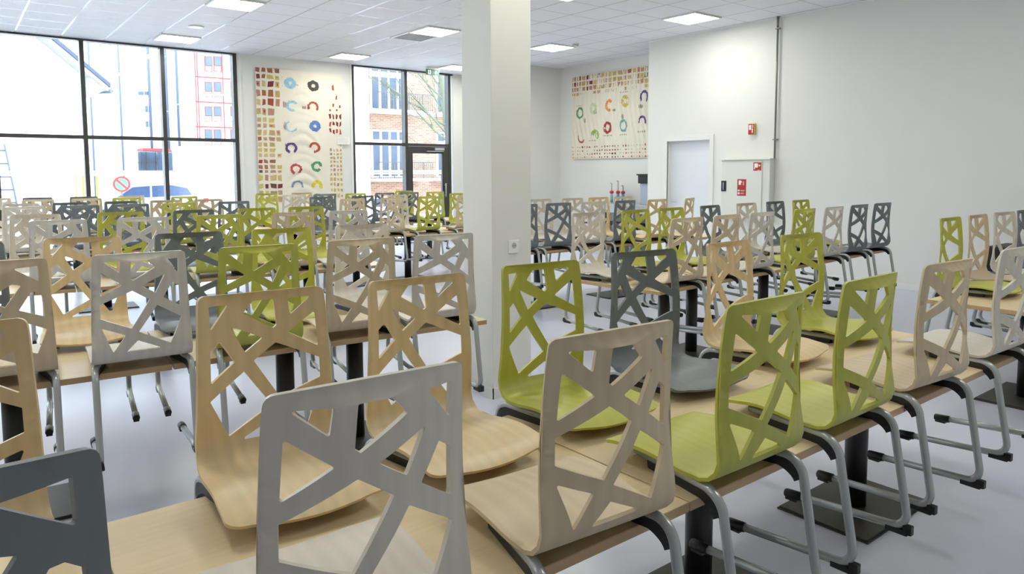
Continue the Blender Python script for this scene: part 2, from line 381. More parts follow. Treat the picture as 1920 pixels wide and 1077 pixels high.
# ------------------------------------------------------------------ right wall fittings
RED = plain('fire_red', (178, 34, 36), .45); CABW = plain('cabinet_white_enamel', (226, 227, 218), .4, noise=.01)
cab = thing('hose_cabinet', 'white wall cabinet with two red fire signs', 'fire hose cabinet', (XR, -3.65, 0))
f = MB(); f.box((-.12, -.42, .78), (0, .40, 1.66), bev=.006); f.build('cabinet_body', CABW, cab)
f = MB(); f.box((-.132, -.30, .80), (-.12, .385, 1.635), bev=.004); dr = f.build('cabinet_door', CABW, cab)
f = MB(); f.box((-.142, .30, 1.19), (-.132, .385, 1.35), bev=.004); f.box((-.150, .335, 1.215), (-.142, .35, 1.325), mi=1, bev=.002); f.build('latch', [BLACK, STEEL], dr)
f = MB(); f.box((-.15, -.44, 1.66), (0, .41, 1.675)); f.build('cabinet_top', CABW, cab)
def hose_sign(name, y0, y1, z0, z1, parent, tall=False):
    f = MB(); X = -.134; f.box((X, y0, z0), (X+.002, y1, z1)); s = f.build(name, RED, parent)
    g = MB(); wd = y1-y0; hh = z1-z0; q = X-.0015
    def r(a, b, c, d): g.box((q, y1-wd*c, z1-hh*d), (q+.001, y1-wd*a, z1-hh*b))   # a,c across from the left, b,d down
    if tall:
        r(.16,.08,.42,.34); r(.42,.12,.52,.2)
        for k in range(5): r(.62+.04*(k%2), .14+k*.045, .78-.04*(k%2), .165+k*.045)
        r(.08,.64,.28,.74); r(.08,.80,.28,.92)
        for k in range(3): r(.36,.66+k*.03,.88-.1*(k==2),.672+k*.03); r(.36,.82+k*.03,.84-.1*(k==1),.832+k*.03)
    else:
        r(.12,.1,.6,.66); r(.12,.66,.26,.9); r(.66,.32,.92,.42); r(.74,.22,.82,.52); r(.55,.9,.9,.94)
    g.build('pictogram', SIGNW, s)
hose_sign('hose_sign', -.045, .105, 1.13, 1.375, dr, True)
f = thing('fire_alarm_box', 'small red box with yellow side high on right wall', 'fire alarm', (XR, -3.705, 2.11))
g = MB(); g.box((-.05, -.05, -.08), (0, .05, .08), bev=.004); g.build('alarm_body', plain('yellow_side', (226, 196, 96), .5), f)
g = MB(); g.box((-.055, -.045, -.076), (-.05, .047, .076)); a_ = g.build('alarm_face', RED, f)
g = MB(); g.box((-.0565, .0, -.01), (-.055, .035, .06)); g.box((-.0565, -.03, -.055), (-.055, -.012, .01))
for k in range(3): g.box((-.0565, -.035, .02+k*.016), (-.055, -.012, .028+k*.016))
g.build('pictogram', SIGNW, a_)
# second sign sits on the upper right corner of the cabinet
g = MB(); g.box((-.134, -.29, 1.50), (-.132, -.16, 1.62)); s2 = g.build('reel_sign', RED, dr)
g = MB(); q = -.136
g.box((q, -.235, 1.545), (q+.0015, -.175, 1.605)); g.box((q, -.19, 1.52), (q+.0015, -.175, 1.55)); g.box((q, -.28, 1.57), (q+.0015, -.243, 1.58)); g.box((q, -.262, 1.56), (q+.0015, -.252, 1.59)); g.box((q, -.27, 1.506), (q+.0015, -.225, 1.511)); g.build('pictogram', SIGNW, s2)
t = thing('wall_pipe', 'thin grey vertical pipe running down the right wall to the cabinet', 'pipe', (XR-.04, -4.09, 1.675))
f = MB(); f.tube([(0,0,0), (0,0,H-1.675)], .014, n=12); f.build('pipe_run', PIPE, t)
f = MB(); f.tube([(0,0,1.86), (0,0,H-1.675-.002)], .018, n=12); f.build('sleeve', PIPE, t)
for z in (.27, 1.83):
    f = MB(); f.box((-.02, -.03, z-.008), (.04, .03, z+.008), bev=.003); f.build('pipe_clamp', PIPE, t)
# socket on the column
t = thing('wall_socket', 'white power socket on the column', 'power socket', (.205, -6.18, 1.0))
f = MB(); f.box((-.042, -.012, -.042), (.042, 0, .042), bev=.004); f.build('socket_plate', SIGNW, t)
f = MB(); f.tube([(0,-.0125,.008), (0,-.0115,.008)], [.02,.02], n=24); so = f.build('socket_face', plain('socket_recess', (190,190,186), .5), t)
f = MB(); f.tube([(-.007,-.0135,.008), (-.007,-.012,.008)], .003, n=8); f.tube([(.007,-.0135,.008), (.007,-.012,.008)], .003, n=8); f.build('pin_hole', BLACK, so)

# ------------------------------------------------------------------ painted wall hangings
CANVAS = plain('cream_canvas', (234, 227, 210), .85, noise=.05, scale=5, bump=.2, bscale=400)
PAL = dict(tan=(190,160,110), sand=(205,180,125), pink=(180,135,115), rust=(158,100,74), red=(160,70,60), wine=(122,50,56), yel=(205,184,104), brn=(105,75,60),
  blue=(150,195,215), ink=(75,75,70), rred=(175,85,70), cob=(100,130,190), vio=(95,70,130), crim=(185,75,75), grn=(90,150,110), peri=(140,150,180), lem=(228,205,70),
  pale=(200,215,170), ora=(225,150,80), teal=(120,170,170), lime=(150,185,90), gry=(150,145,135))
PK = list(PAL); PM = [plain('paint_'+k, PAL[k], .8, noise=.25, scale=30) for k in PK]
PI = {k: i+1 for i, k in enumerate(PK)}
def wavy(nx, nz, fn):                                    # canvas grid; fn(u,v)->point
    m = MB(); G = [[fn(i/nx, j/nz) for i in range(nx+1)] for j in range(nz+1)]
    for j in range(nz):
        for i in range(nx): m.poly([G[j][i], G[j][i+1], G[j+1][i+1], G[j+1][i]], 0, True)
    return m
def blob_ring(m, fn, cu, cv, ru, rv, wd, k, a0=0, a1=360, ragged=.15, seed=0):
    q = random.Random(seed); n = 28
    P = []
    for i in range(n+1):
        a = R(a0+(a1-a0)*i/n); jo = 1+q.uniform(-ragged, ragged)*.5; ji = 1-wd*(1+q.uniform(-.5, .5)*ragged*2)
        P.append((fn(cu+ru*jo*math.cos(a), cv+rv*jo*math.sin(a), .003), fn(cu+ru*ji*math.cos(a), cv+rv*ji*math.sin(a), .003)))
    for i in range(n): m.poly([P[i][0], P[i+1][0], P[i+1][1], P[i][1]], PI[k])
def patch(m, fn, u0, v0, u1, v1, k, q, rag=.12):
    du, dv = (u1-u0)*rag, (v1-v0)*rag
    c = [(u0+q.uniform(0,du), v0+q.uniform(0,dv)), (u1-q.uniform(0,du), v0+q.uniform(0,dv)), (u1-q.uniform(0,du), v1-q.uniform(0,dv)), (u0+q.uniform(0,du), v1-q.uniform(0,dv))]
    m.poly([fn(*p, .003) for p in c], PI[k])
def scribble(m, fn, u0, v0, u1, v1, k, q, n=6):
    for i in range(n):
        u = u0+(u1-u0)*(i+.1)/n; m.poly([fn(*p, .003) for p in ((u, v0+q.uniform(0,.3)*(v1-v0)), (u+(u1-u0)*.45/n, v0+q.uniform(0,.5)*(v1-v0)), (u+(u1-u0)*.5/n, v1), (u, v1-q.uniform(0,.4)*(v1-v0)))], PI[k])
# tall hanging between the windows
def f1(u, v, off=0):
    sag = math.sin(math.pi*min(1, max(0, (u-.25)/.5)))
    b = .026*math.sin(v*46 + 5*sag)*sag*(.3+v) + .012*math.sin(v*23+7*sag+u*4)*sag
    return Vector((1.85+u*1.70, 3.625-abs(b)-off, 3.45-.005*u-v*2.75))
th = MB(); th = wavy(40, 110, f1); q = random.Random(3)
H1 = lambda y: (y-72)/1180*1.0                              # photo rows of the hanging -> v
U1 = lambda x: (x-88)/662
cols = [(88,122),(130,162),(170,222),(226,264)]
rows = [(68,112),(120,162),(170,228),(240,305),(312,374),(386,450),(462,506),(513,550),(560,612),(618,655),(664,702),(710,745),(752,785),(800,834),(845,880),(886,912),(922,980),(995,1040),(1052,1090),(1100,1150)]
first = [['rust','rust','rust','rust'],['wine','rust','yel','yel'],['pink','sand','wine','sand'],['pink','rust','rust','tan'],['sand','rust','red','pink'],['tan','tan','pink',None],['tan','sand','yel',None],['pink','tan','sand',None],['tan','sand','tan','tan'],['rust','tan','pink','tan'],['sand','tan','tan',None],['yel','yel','yel',None],['sand','yel','sand','sand'],['red','rust','rust',None],['rust','rust','tan','yel'],['brn','pink','pink','tan'],['yel','pink','sand','sand'],['yel','wine','brn','wine'],['tan','sand','pink','tan'],['sand','tan','tan','tan']]
for (y0, y1), cs in zip(rows, first):
    for (x0, x1), k in zip(cols, cs):
        if k:
            patch(th, f1, U1(x0), H1(y0), U1(x1), H1(y1), k, q, .2)
            if q.random() < .3: patch(th, lambda u, v, o: f1(u, v, o+.001), U1(x0+8), H1(y0+10), U1(x1-8), H1(y1-10), q.choice(['rust','pink','red']), q, .5)
rc = [(640,663),(668,690),(694,718),(724,745)]
for j, (y0, y1) in enumerate([(130,150),(155,225),(230,238),(243,305),(322,360),(364,392),(400,458),(468,522),(528,585),(600,640),(645,690),(698,732),(738,760),(768,795),(800,832),(836,866),(870,900),(905,940),(945,985),(990,1030),(1040,1075),(1085,1130)]):
    for i, (x0, x1) in enumerate(rc):
        if j < 4: k = {(1,1):'rred', (3,2):'rred'}.get((j, i), None)
        elif j < 6: k = 'red' if (i+j) % 2 else None
        elif j < 9: k = 'wine' if q.random() < .7 else 'rred'
        elif j < 11: k = None if i < 2 else 'sand' if q.random() < .3 else None
        else: k = q.choice(['sand','tan','tan','sand','pink','yel','gry'])
        if k: patch(th, f1, U1(x0), H1(y0), U1(x1), H1(y1), k, q, .35)
ru, rv = 42/662, 42/1180
for x, y, k, wd, a0, a1 in [(342,178,'blue',.55,0,360),(522,186,'ink',.45,0,360),(352,362,'blue',.3,60,330),(515,362,'rred',.25,150,400),(528,520,'cob',.6,0,360),(340,530,'blue',.15,20,250),
    (338,706,'vio',.3,110,420),(520,698,'rred',.3,180,460),(368,880,'crim',.3,110,420),(533,856,'grn',.35,40,360),(377,1018,'peri',.25,160,380),(532,1018,'lem',.4,150,400),(360,1130,'ora',.3,0,360),(530,1130,'teal',.3,0,360)]:
    blob_ring(th, f1, U1(x), H1(y), ru*1.08, rv*1.08, min(.7, wd*1.45), k, a0, a1, seed=x+y)
for x, y, w_, h_, k in [(430,355,30,30,'wine'),(385,185,18,10,'ink'),(280,130,8,8,'brn'),(280,200,8,8,'brn'),(285,320,26,60,'rred'),(285,490,26,70,'rred'),(290,665,14,30,'wine'),(650,770,18,24,'vio')]:
    scribble(th, f1, U1(x), H1(y), U1(x+w_), H1(y+h_), k, q, 4)
tag(th.build('wall_hanging', [CANVAS]+PM), 'tall cream cloth hanging painted with rings, between the windows', 'wall hanging')
t = MB(); t.box((3.44, YW-.049, 2.06), (3.70, YW-.047, 2.20)); q = random.Random(5)
for k in range(4):
    x = 3.455
    while x < 3.66:
        l = q.uniform(.012, .035); t.box((x, YW-.0505, 2.175-k*.028), (x+l, YW-.049, 2.179-k*.028), mi=1+(k % 2)); x += l+.006
tag(t.build('paper_note', [SIGNW, PM[PK.index('crim')], PM[PK.index('gry')]]), 'white handwritten paper note pinned beside the tall hanging', 'paper note')
# wide hanging in the alcove
def f2(u, v, off=0):
    b = .02*math.sin(u*60+2*math.sin(v*5))*(.4+.6*math.sin(math.pi*v)) + .004*math.sin(v*14)
    return Vector((7.57-abs(b)-off, 1.19-u*2.35, 3.445-.0*u-v*1.69))
th = wavy(110, 40, f2); q = random.Random(11)
U2 = lambda x: (x-92)/755*.877; V2 = lambda y: (y-203)/805
xs = [95,112,138,165,198,245,275,318,358,398,440,470,512,560,618,632,655,702,748,775,815,850,880,915,945]
tops = {0:'brn',}
def skew(x): return 0
for j, (y0, y1) in enumerate([(203,248),(256,302),(308,352),(360,392)]):
    for i in range(len(xs)-1):
        if j == 3 and (i in (5,6,13,14,16,18) or q.random() < .15): continue
        k = 'wine' if (j, i) in ((0,8),(1,1),(1,6),(0,5),(2,5)) else q.choice(['pink','tan','tan','sand','rust' if j == 0 else 'pink','yel','pink','brn' if q.random() < .4 else 'tan'])
        patch(th, f2, U2(xs[i]+2), V2(y0), U2(xs[i+1]-4), V2(y1), k, q, .15)
for j, (y0, y1) in enumerate([(882,905),(918,940),(950,972),(984,1004)]):
    for i in range(34):
        x = 95+i*26
        k = 'sand' if i < 4 else ('wine' if (j == 0 or 6+j < i < 18) else ('crim' if q.random() < .5 else 'pale'))
        if i > 21: k = q.choice(['sand', 'pale', 'crim'])
        if q.random() < .88: patch(th, f2, U2(x), V2(y0), U2(x+17), V2(y1), k, q, .4)
for x, y, k, wd, a0, a1 in [(180,560,'grn',.25,0,360),(325,530,'pale',.5,0,360),(485,515,'ora',.3,60,320),(640,490,'yel',.45,0,360),(815,470,'vio',.25,140,420),(198,795,'rred',.2,30,200),
    (340,785,'lime',.6,180,400),(470,720,'red',.3,0,360),(625,712,'teal',.25,0,360),(800,690,'vio',.25,170,380)]:
    blob_ring(th, f2, U2(x), V2(y), 38/755*.877, 58/805, min(.7, wd*1.5), k, a0, a1, seed=x)
for x, y, w_, h_, k in [(220,605,24,55,'ink'),(605,600,24,55,'brn'),(425,785,90,16,'gry'),(590,785,70,16,'gry'),(515,545,34,30,'ink'),(330,555,34,26,'ink'),(280,825,80,14,'gry'),(760,765,70,20,'gry'),(145,482,60,12,'gry'),(590,400,80,14,'gry'),(770,530,40,40,'ink')]:
    scribble(th, f2, U2(x), V2(y), U2(x+w_), V2(y+h_), k, q, 5)
tag(th.build('wall_hanging', [CANVAS]+PM), 'wide cream cloth hanging with coloured squares, above the steel counter', 'wall hanging')

# ------------------------------------------------------------------ alcove counter, dispenser and pump bottles
ct = thing('steel_counter', 'pale steel serving counter under the wide wall hanging', 'counter', (7.22, -.75, 0))
f = MB(); f.box((-.34, -1.9, .87), (.36, 1.0, .90), bev=.004); f.build('countertop', STEEL, ct)
f = MB(); f.box((-.32, -1.88, .74), (-.30, .98, .87)); f.build('front_panel', STEEL, ct)
for zz in (.25, .5):
    f = MB(); f.box((-.30, -1.88, zz), (.34, .98, zz+.02)); f.build('shelf', BLKM, ct)
for yy in (-1.86, -.45, .93):
    for xx in (-.29, .31):
        f = MB(); f.box((xx, yy, 0), (xx+.035, yy+.035, .87)); f.build('leg', BLKM, ct)
ds = thing('drink_dispenser', 'grey drink dispenser with black top at the alcove edge', 'drink dispenser', (7.3, -1.22, .90))
f = MB(); f.box((-.14, -.16, 0), (.14, .16, .38), bev=.01); f.build('dispenser_body', plain('dispenser_grey', (176, 186, 204), .4), ds)
f = MB(); f.box((-.19, -.18, .38), (.16, .17, .54), bev=.015); f.box((-.22, -.19, .525), (.17, .18, .55), bev=.006); f.build('dispenser_top', BLACK, ds)
CY = plain('cup_blue', (70, 160, 215), .4); CR = plain('cup_red', (208, 48, 44), .4); CT = plain('cup_teal', (165, 210, 208), .4); CP = plain('cup_pink', (205, 52, 84), .4)
for yy, c1, c2, hh, lab in ((-.07, CT, CP, .20, 'pale teal base pump bottle with pink collar, leftmost of three'), (-.24, CY, CR, .26, 'blue pump bottle with red collar and tall spout, middle of three'), (-.37, CY, CR, .14, 'blue pump bottle with red collar, rightmost and shortest of three')):
    b = thing('pump_bottle', lab, 'pump bottle', (7.45, yy, .90), 0, 'pump bottles on the steel counter')
    f = MB(); f.tube([(0,0,0),(0,0,.10),(0,0,.15),(0,0,.17)], [.03,.03,.026,.018], n=16); f.build('bottle_body', c1, b)
    f = MB(); f.tube([(0,0,.17),(0,0,.18),(0,0,.21),(0,0,.225)], [.03,.04,.04,.022], n=16); f.build('collar', c2, b)
    f = MB(); f.tube(bez([((0,0,.225),0),((0,0,.225+hh*.75),.015),((-.03,.01,.225+hh*.75-.01),0)]), .007, n=8); f.build('spout', PIPE, b)
# trolley with black lid against the right wall
tr = thing('trolley', 'low grey trolley with rounded black top by the right wall', 'trolley', (6.2, -7.5, 0))
GB = plain('trolley_grey', (150, 158, 166), .4)
f = MB(); f.box((-.26, -.5, .12), (.26, .42, .42), bev=.02); f.build('trolley_body', GB, tr)
f = MB(); f.box((-.29, -.55, .42), (.29, .46, .69), bev=.03); f.build('trolley_lid', BLACK, tr)
for xx in (-.2, .2):
    for yy in (-.42, .34):
        f = MB(); f.tube([(xx-.015, yy, .06), (xx+.015, yy, .06)], .058, n=16); f.box((xx-.02, yy-.02, .06), (xx+.02, yy+.02, .125)); f.build('castor', BLACK, tr)

# ------------------------------------------------------------------ tables
ZT = .665
ORD = ['leftmost', 'second from left', 'third from left', 'fourth from left', 'fifth from left', 'sixth from left', 'seventh from left', 'eighth from left']
ROWN = {('0','C'): 'front row', ('0','R'): 'short front row at far right', ('1','L'): 'second row left of column', ('1','R'): 'second row right of column',
        ('2','L'): 'third row left of column', ('2','R'): 'third row right of column', ('3','L'): 'fourth row left of column', ('3','R'): 'fourth row right part',
        ('4','L'): 'back row by left window', ('4','R'): 'back row right part'}
# row: slope, intercept, [(x0, x1, [pole x])]
ROWS = {
 ('0','C'): (.0, -8.415, [(-3.7,-2.5,[-3.1]),(-2.5,-1.3,[-1.9]),(-1.3,-.1,[-.73]),(-.1,1.1,[.385])]),
 ('0','R'): (.0, -8.36, [(2.2,3.4,[2.76]),(3.4,4.6,[4.0])]),
 ('1','L'): (-.066, -6.309, [(-3.17,-1.97,[-2.55]),(-1.97,-.35,[-1.37,-.98])]),
 ('1','R'): (.066, -6.35, [(1.07,2.67,[1.67,2.05]),(2.67,3.87,[3.2]),(3.87,5.07,[4.32])]),
 ('2','L'): (-.09, -3.702, [(-3.2,-2.0,[-2.6]),(-2.0,-.8,[-1.4]),(-.8,.4,[-.2])]),
 ('2','R'): (-.026, -3.767, [(1.65,2.85,[2.4]),(2.85,4.05,[3.6]),(4.05,5.25,[4.7])]),
 ('3','L'): (-.04, -.941, [(-3.2,-2.0,[-2.6]),(-2.0,-.8,[-1.4]),(-.8,.4,[-.2])]),
 ('3','R'): (.03, -1.18, [(.9,2.1,[1.5]),(2.1,3.3,[2.3]),(3.3,4.5,[3.9])]),
 ('4','L'): (-.04, 1.357, [(-3.2,-2.0,[-2.6]),(-2.0,-.8,[-1.4]),(-.8,.4,[-.2])]),
 ('4','R'): (-.04, 1.069, [(.9,2.1,[1.5]),(2.1,3.3,[2.7]),(3.3,4.5,[3.9])]),
}
def top_mesh(L):
    f = MB(); h, t = .40, .026; a = L/2-.002
    bm = bmesh.new(); bmesh.ops.create_cube(bm, size=1)
    for v in bm.verts: v.co = Vector((v.co.x*2*a, v.co.y*2*h, v.co.z*t - t/2))
    ed = [e for e in bm.edges if abs(e.verts[0].co.z-e.verts[1].co.z) < 1e-6]
    bmesh.ops.bevel(bm, geom=bm.edges[:], offset=.0025, segments=2, affect='EDGES', profile=.5)
    me = bpy.data.meshes.new('tabletop'); bm.faces.ensure_lookup_table()
    for q_ in bm.faces: q_.material_index = 0 if abs(q_.normal.z) > .9 else 1
    bm.to_mesh(me); bm.free(); me.materials.append(TOP); me.materials.append(EDGE); return me
TOPM = {}
f = MB(); f.tube([(0,0,.012), (0,0,ZT-.045)], .047, n=24); POLE = f.mesh('leg', [BLKM])
f = MB(); f.box((-.292, -.2, 0), (.292, .2, .006)); f.prism([(-.292,-.2,.006),(.292,-.2,.006),(.292,.2,.006),(-.292,.2,.006)], (0,0,.001))
f.box((-.286, -.194, .006), (.286, .194, .014), bev=.003); BASE = f.mesh('base_plate', [BASEM])
f = MB(); f.box((-.25, -.3, ZT-.045), (.25, .3, ZT-.026)); MOUNT = f.mesh('mounting_plate', [BLKM])
for key, (a, b, tabs) in ROWS.items():
    for n, (x0, x1, poles) in enumerate(tabs):
        L = round(x1-x0, 2); xm = (x0+x1)/2; an = math.atan(a)
        lab = f'beech table on black pedestal, {ORD[n]} in {ROWN[key]}'
        t = thing('table', lab, 'table', (xm, a*xm+b, 0), an, 'beech tables joined in rows')
        if L not in TOPM: TOPM[L] = top_mesh(L)
        link('tabletop', TOPM[L], t, (0, 0, ZT))
        for px in poles:
            dx = (px-xm)
            link('leg', POLE, t, (dx, 0, 0)); 
        if len(poles) == 2:
            f = MB(); xa, xb = poles[0]-xm-.25, poles[1]-xm+.2
            f.box((xa, -.2, 0), (xb, .2, .012), bev=.003); f.build('base_plate', BASEM, t)
            link('mounting_plate', MOUNT, t, ((poles[0]+poles[1])/2-xm, 0, 0))
        else:
            link('base_plate', BASE, t, (poles[0]-xm, 0, 0)); link('mounting_plate', MOUNT, t, (min(.3, max(-.3, poles[0]-xm)), 0, 0))

# ------------------------------------------------------------------ chair
HOLES = [[(-.1365,.0265),(-.073,.0295),(-.0785,.0765)], [(-.036,.0295),(.0205,.029),(.0505,.061),(-.0315,.1105),(-.0405,.1025)], [(.088,.031),(.1425,.030),(.141,.0965)],
 [(-.143,.0705),(-.0705,.126),(-.149,.171)], [(-.0015,.1345),(.0885,.09),(.049,.169)], [(.1155,.1285),(.144,.148),(.1455,.2375),(.0775,.190)],
 [(-.036,.152),(.026,.195),(-.043,.31),(-.152,.262),(-.151,.204)], [(.053,.2205),(.149,.2835),(.101,.39),(-.018,.326)], [(-.151,.300),(-.065,.335),(-.112,.405)], [(-.022,.362),(.072,.407),(-.068,.409)]]
HOLES_B = [[(-.140,.030),(-.112,.030),(-.135,.060)], [(-.09,.03),(-.02,.03),(-.03,.085),(-.065,.10)], [(.060,.032),(.139,.028),(.142,.092)],
 [(-.143,.0705),(-.0705,.126),(-.149,.171)], [(-.003,.160),(.014,.117),(.055,.091),(.083,.100),(.030,.178)], [(.071,.195),(.111,.130),(.127,.130),(.149,.149),(.155,.232)],
 HOLES[6][:1]+[(.020,.200)]+HOLES[6][2:], [(.066,.232),(.160,.283),(.125,.372),(-.012,.330)], HOLES[8], HOLES[9]]
TH = .0098
# centre line of the sheet: (y, z) against arc length
prof = [Vector((0, y, z)) for y, z in ((-.010,.505),(-.005,.455),(-.001,.40),(.002,.34),(.0035,.28),(.003,.22),(.001,.165),(-.002,.115))][:-1] + bez([((0, -.001, .14), 0), ((0, -.003, .052), .066), ((0, .12, .049), .5), ((0, .26, .064), .35), ((0, .385, .054), .09), ((0, .418, .034), 0)], 10)
# resample
def arc(P):
    s = [0]
    for a, b in zip(P[:-1], P[1:]): s.append(s[-1]+(b-a).length)
    return s
PS = arc(prof); LEN = PS[-1]
def pt(t):
    t = max(0, min(LEN, t))
    for i in range(len(PS)-1):
        if t <= PS[i+1]:
            k = (t-PS[i])/max(1e-9, PS[i+1]-PS[i]); return prof[i].lerp(prof[i+1], k)
    return prof[-1]
TB = .455                                                 # start of the bend, roughly
def surf(s, t):
    p = pt(t); k = (s/.17)**2
    e = 1 if t < .22 else max(0, 1-(t-.22)/.26); e = e*e*(3-2*e)              # hollow of the backrest fades towards the bend
    y = p.y + .038*k*e - .027*e + .0
    z = p.z
    q_ = min(1, max(0, (t-.50)/.12))
    z += .005*k*q_ - .012*max(0, k-.6)*max(0, (t-.72)/.2)
    return Vector((s, y, z))
def nrm(s, t):
    e = 1e-3
    a = surf(s+e, t)-surf(s-e, t); b = surf(s, min(LEN, t+e))-surf(s, max(0, t-e))
    return a.cross(b).normalized()
def halfw(t): 
    if t < .455: return .170+.020*t/.455
    if t < .75: return .190+.006*(t-.455)/.295
    return .196
def fillet(poly, r):
    n = len(poly); out = []
    for i in range(n):
        p = Vector(poly[i]); a = Vector(poly[i-1])-p; b = Vector(poly[(i+1)%n])-p
        an = a.angle(b); d = min(r/math.tan(an/2), .4*min(a.length, b.length)); rr = d*math.tan(an/2)
        a.normalize(); b.normalize(); c = p+(a+b).normalized()*(rr/math.sin(an/2)); va, vb = p+a*d-c, p+b*d-c; tot = va.angle(vb)
        for k in range(5):
            q_ = k/4; out.append(c+(va*math.sin((1-q_)*tot)+vb*math.sin(q_*tot))/math.sin(tot))
    return out
def dens(poly, step):
    out = []
    for i in range(len(poly)):
        a, b = Vector(poly[i]), Vector(poly[(i+1)%len(poly)]); n = max(1, int((b-a).length/step))
        for k in range(n): out.append(a.lerp(b, k/n))
    return out
def inside(p, poly):
    c = False; n = len(poly); j = n-1
    for i in range(n):
        xi, yi = poly[i]; xj, yj = poly[j]
        if (yi > p[1]) != (yj > p[1]) and p[0] < (xj-xi)*(p[1]-yi)/(yj-yi)+xi: c = not c
        j = i
    return c
tf = LEN-.045
out = [(-.170+.018, 0)] + [(.170-.018, 0)]
right = []
for k in range(5): a = R(90-k*22.5); right.append((.170-.018+.018*math.cos(a), .018-.018*math.sin(a)))
for i in range(1, 27): right.append((halfw(.02+i*(tf-.02)/27), .02+i*(tf-.02)/27))
front = []
for k in range(13):
    a = R(k*90/12); front.append((.196-.05+.05*math.cos(a) if True else 0, tf-.0+ (LEN-tf-.012)*math.sin(a)*.85))
cen = []
for k in range(1, 9): x = .146*(1-k/8*1); cen.append((x, tf+(LEN-tf-.012)*.85 + .015*(1-(x/.146)**2)))
half = right + front + cen
half = [p for p in half]
outline = [Vector(p) for p in half] + [Vector((-p[0], p[1])) for p in reversed(half[:-1])]
outline = [p for i, p in enumerate(outline) if (p-outline[i-1]).length > 1e-4]
def shell_mesh(mats, HL):
    holes = [dens(fillet(h, .0032), .02) for h in HL]
    pts = list(outline); loops = [list(range(len(outline)))]
    for h in holes: loops.append(list(range(len(pts), len(pts)+len(h)))); pts += h
    edges = [(l[i], l[(i+1)%len(l)]) for l in loops for i in range(len(l))]
    ts = [i*.03 for i in range(1, 14)] + [.40+.0125*i for i in range(12)] + [.56+i*.028 for i in range(14)]
    for t in ts:
        for i in range(-6, 7):
            p = Vector((i*.028, t))
            if abs(p.x) > halfw(t)-.008 or t > tf+.02: continue
            if any(inside(p, h) for h in holes): continue
            if min((p-q_).length for q_ in pts[:len(edges)]) < .006: continue
            pts.append(p)
    V, E, F, *_ = delaunay_2d_cdt(pts, edges, [], 0, 1e-6)
    F = [f for f in F if (lambda c: inside(c, outline) and not any(inside(c, h) for h in holes))(sum((V[i] for i in f), Vector((0, 0)))/len(f))]
    bm = bmesh.new(); uvl = bm.loops.layers.uv.new('sheet')
    A, B = [], []
    for v in V:
        s, t = v; p = surf(s, t); n = nrm(s, t); A.append(bm.verts.new(p+n*TH/2)); B.append(bm.verts.new(p-n*TH/2))
    cnt = {}
    for f in F:
        for i in range(len(f)):
            e = (f[i], f[(i+1)%len(f)]); cnt[frozenset(e)] = cnt.get(frozenset(e), []) + [e]
    def face(vs, uvs, mi, sm):
        fc = bm.faces.new(vs); fc.material_index = mi; fc.smooth = sm
        for l, u in zip(fc.loops, uvs): l[uvl].uv = u
    for f in F:
        face([A[i] for i in f], [V[i] for i in f], 0, True); face([B[i] for i in reversed(f)], [V[i] for i in reversed(f)], 0, True)
    for k, es in cnt.items():
        if len(es) == 1:
            a, b = es[0]; face([A[b], A[a], B[a], B[b]], [V[b], V[a], V[a], V[b]], 1, False)
    loose = [v for v in bm.verts if not v.link_faces]; bmesh.ops.delete(bm, geom=loose, context='VERTS')
    bmesh.ops.recalc_face_normals(bm, faces=bm.faces)
    rim = [e for e in bm.edges if len(e.link_faces) == 2 and {f.material_index for f in e.link_faces} == {0, 1}]
    for e in rim: e.smooth = False
    me = bpy.data.meshes.new('seat_shell'); bm.to_mesh(me); bm.free()
    for m_ in mats: me.materials.append(m_)
    return me
base_shell = shell_mesh(SHELL['t'][:2], HOLES); base_b = shell_mesh(SHELL['t'][:2], HOLES_B)
SH = {}
for k, (m1, m2, _) in SHELL.items():
    me = base_shell.copy(); me.materials.clear(); me.materials.append(m1); me.materials.append(m2); SH[k] = me
    if k in 'gt':
        me = base_b.copy(); me.materials.clear(); me.materials.append(m1); me.materials.append(m2); SH[k.upper()] = me
rT = .0132
fp = bez([((0, .33, .030), 0), ((0, .000, .031), .062), ((0, -.066, -.337), .05), ((0, .33, -.366), 0)], 9)
def inset(p, sg): return Vector((p.x - sg*.055*min(1, max(0, (p.y-.02)/.30)) if p.z > -.15 else p.x, p.y, p.z))
FRAMES = {}
for sg in (-1, 1):
    f = MB(); f.tube([inset(p, sg) for p in fp], rT, n=12); FRAMES[sg] = f.mesh('side_frame', [TUBE])
f = MB(); e0, e1 = Vector((0, .305, -.3643)), Vector((0, .37, -.3690)); f.tube([e0, e0.lerp(e1, .05), e1.lerp(e0, .08), e1], [.0150, .0168, .0168, .0145], n=12); f.box((-.013, .32, -.388), (.013, .365, -.378), bev=.002); CAP = f.mesh('foot_cap', [BLACK])
f = MB(); f.box((-.014, -.066, -.361), (.014, .004, -.343), bev=.004); f.box((-.011, -.078, -.356), (.011, -.05, -.326), bev=.003); GLI = f.mesh('glide', [BLACK])
pd = [Vector(p)+Vector((0, 0, 0)) for p in fp if p.z > -.115]
f = MB()
pq = [p for p in fp if p.y < .27 and p.z > -.10]; pq = [Vector((0, .27, pq[0].z))]+pq
low = []; PADQ = []
for q_ in pq:
    if q_.y > .068: low.append(Vector((0, q_.y, .0006)))
    else:
        k = max(0, 1-max(0, .03-q_.z)/.115); yb = q_.y+.014+.022*k*k
        low.append(Vector((0, yb, min(.0, q_.z-.026*k))))
for k in range(len(pq)-1):
    a_, b_ = pq[k]+Vector((0, .004, -.004)), pq[k+1]+Vector((0, .004, -.004))
    PADQ.append((a_, b_, low[k+1], low[k]))
PADS = {}
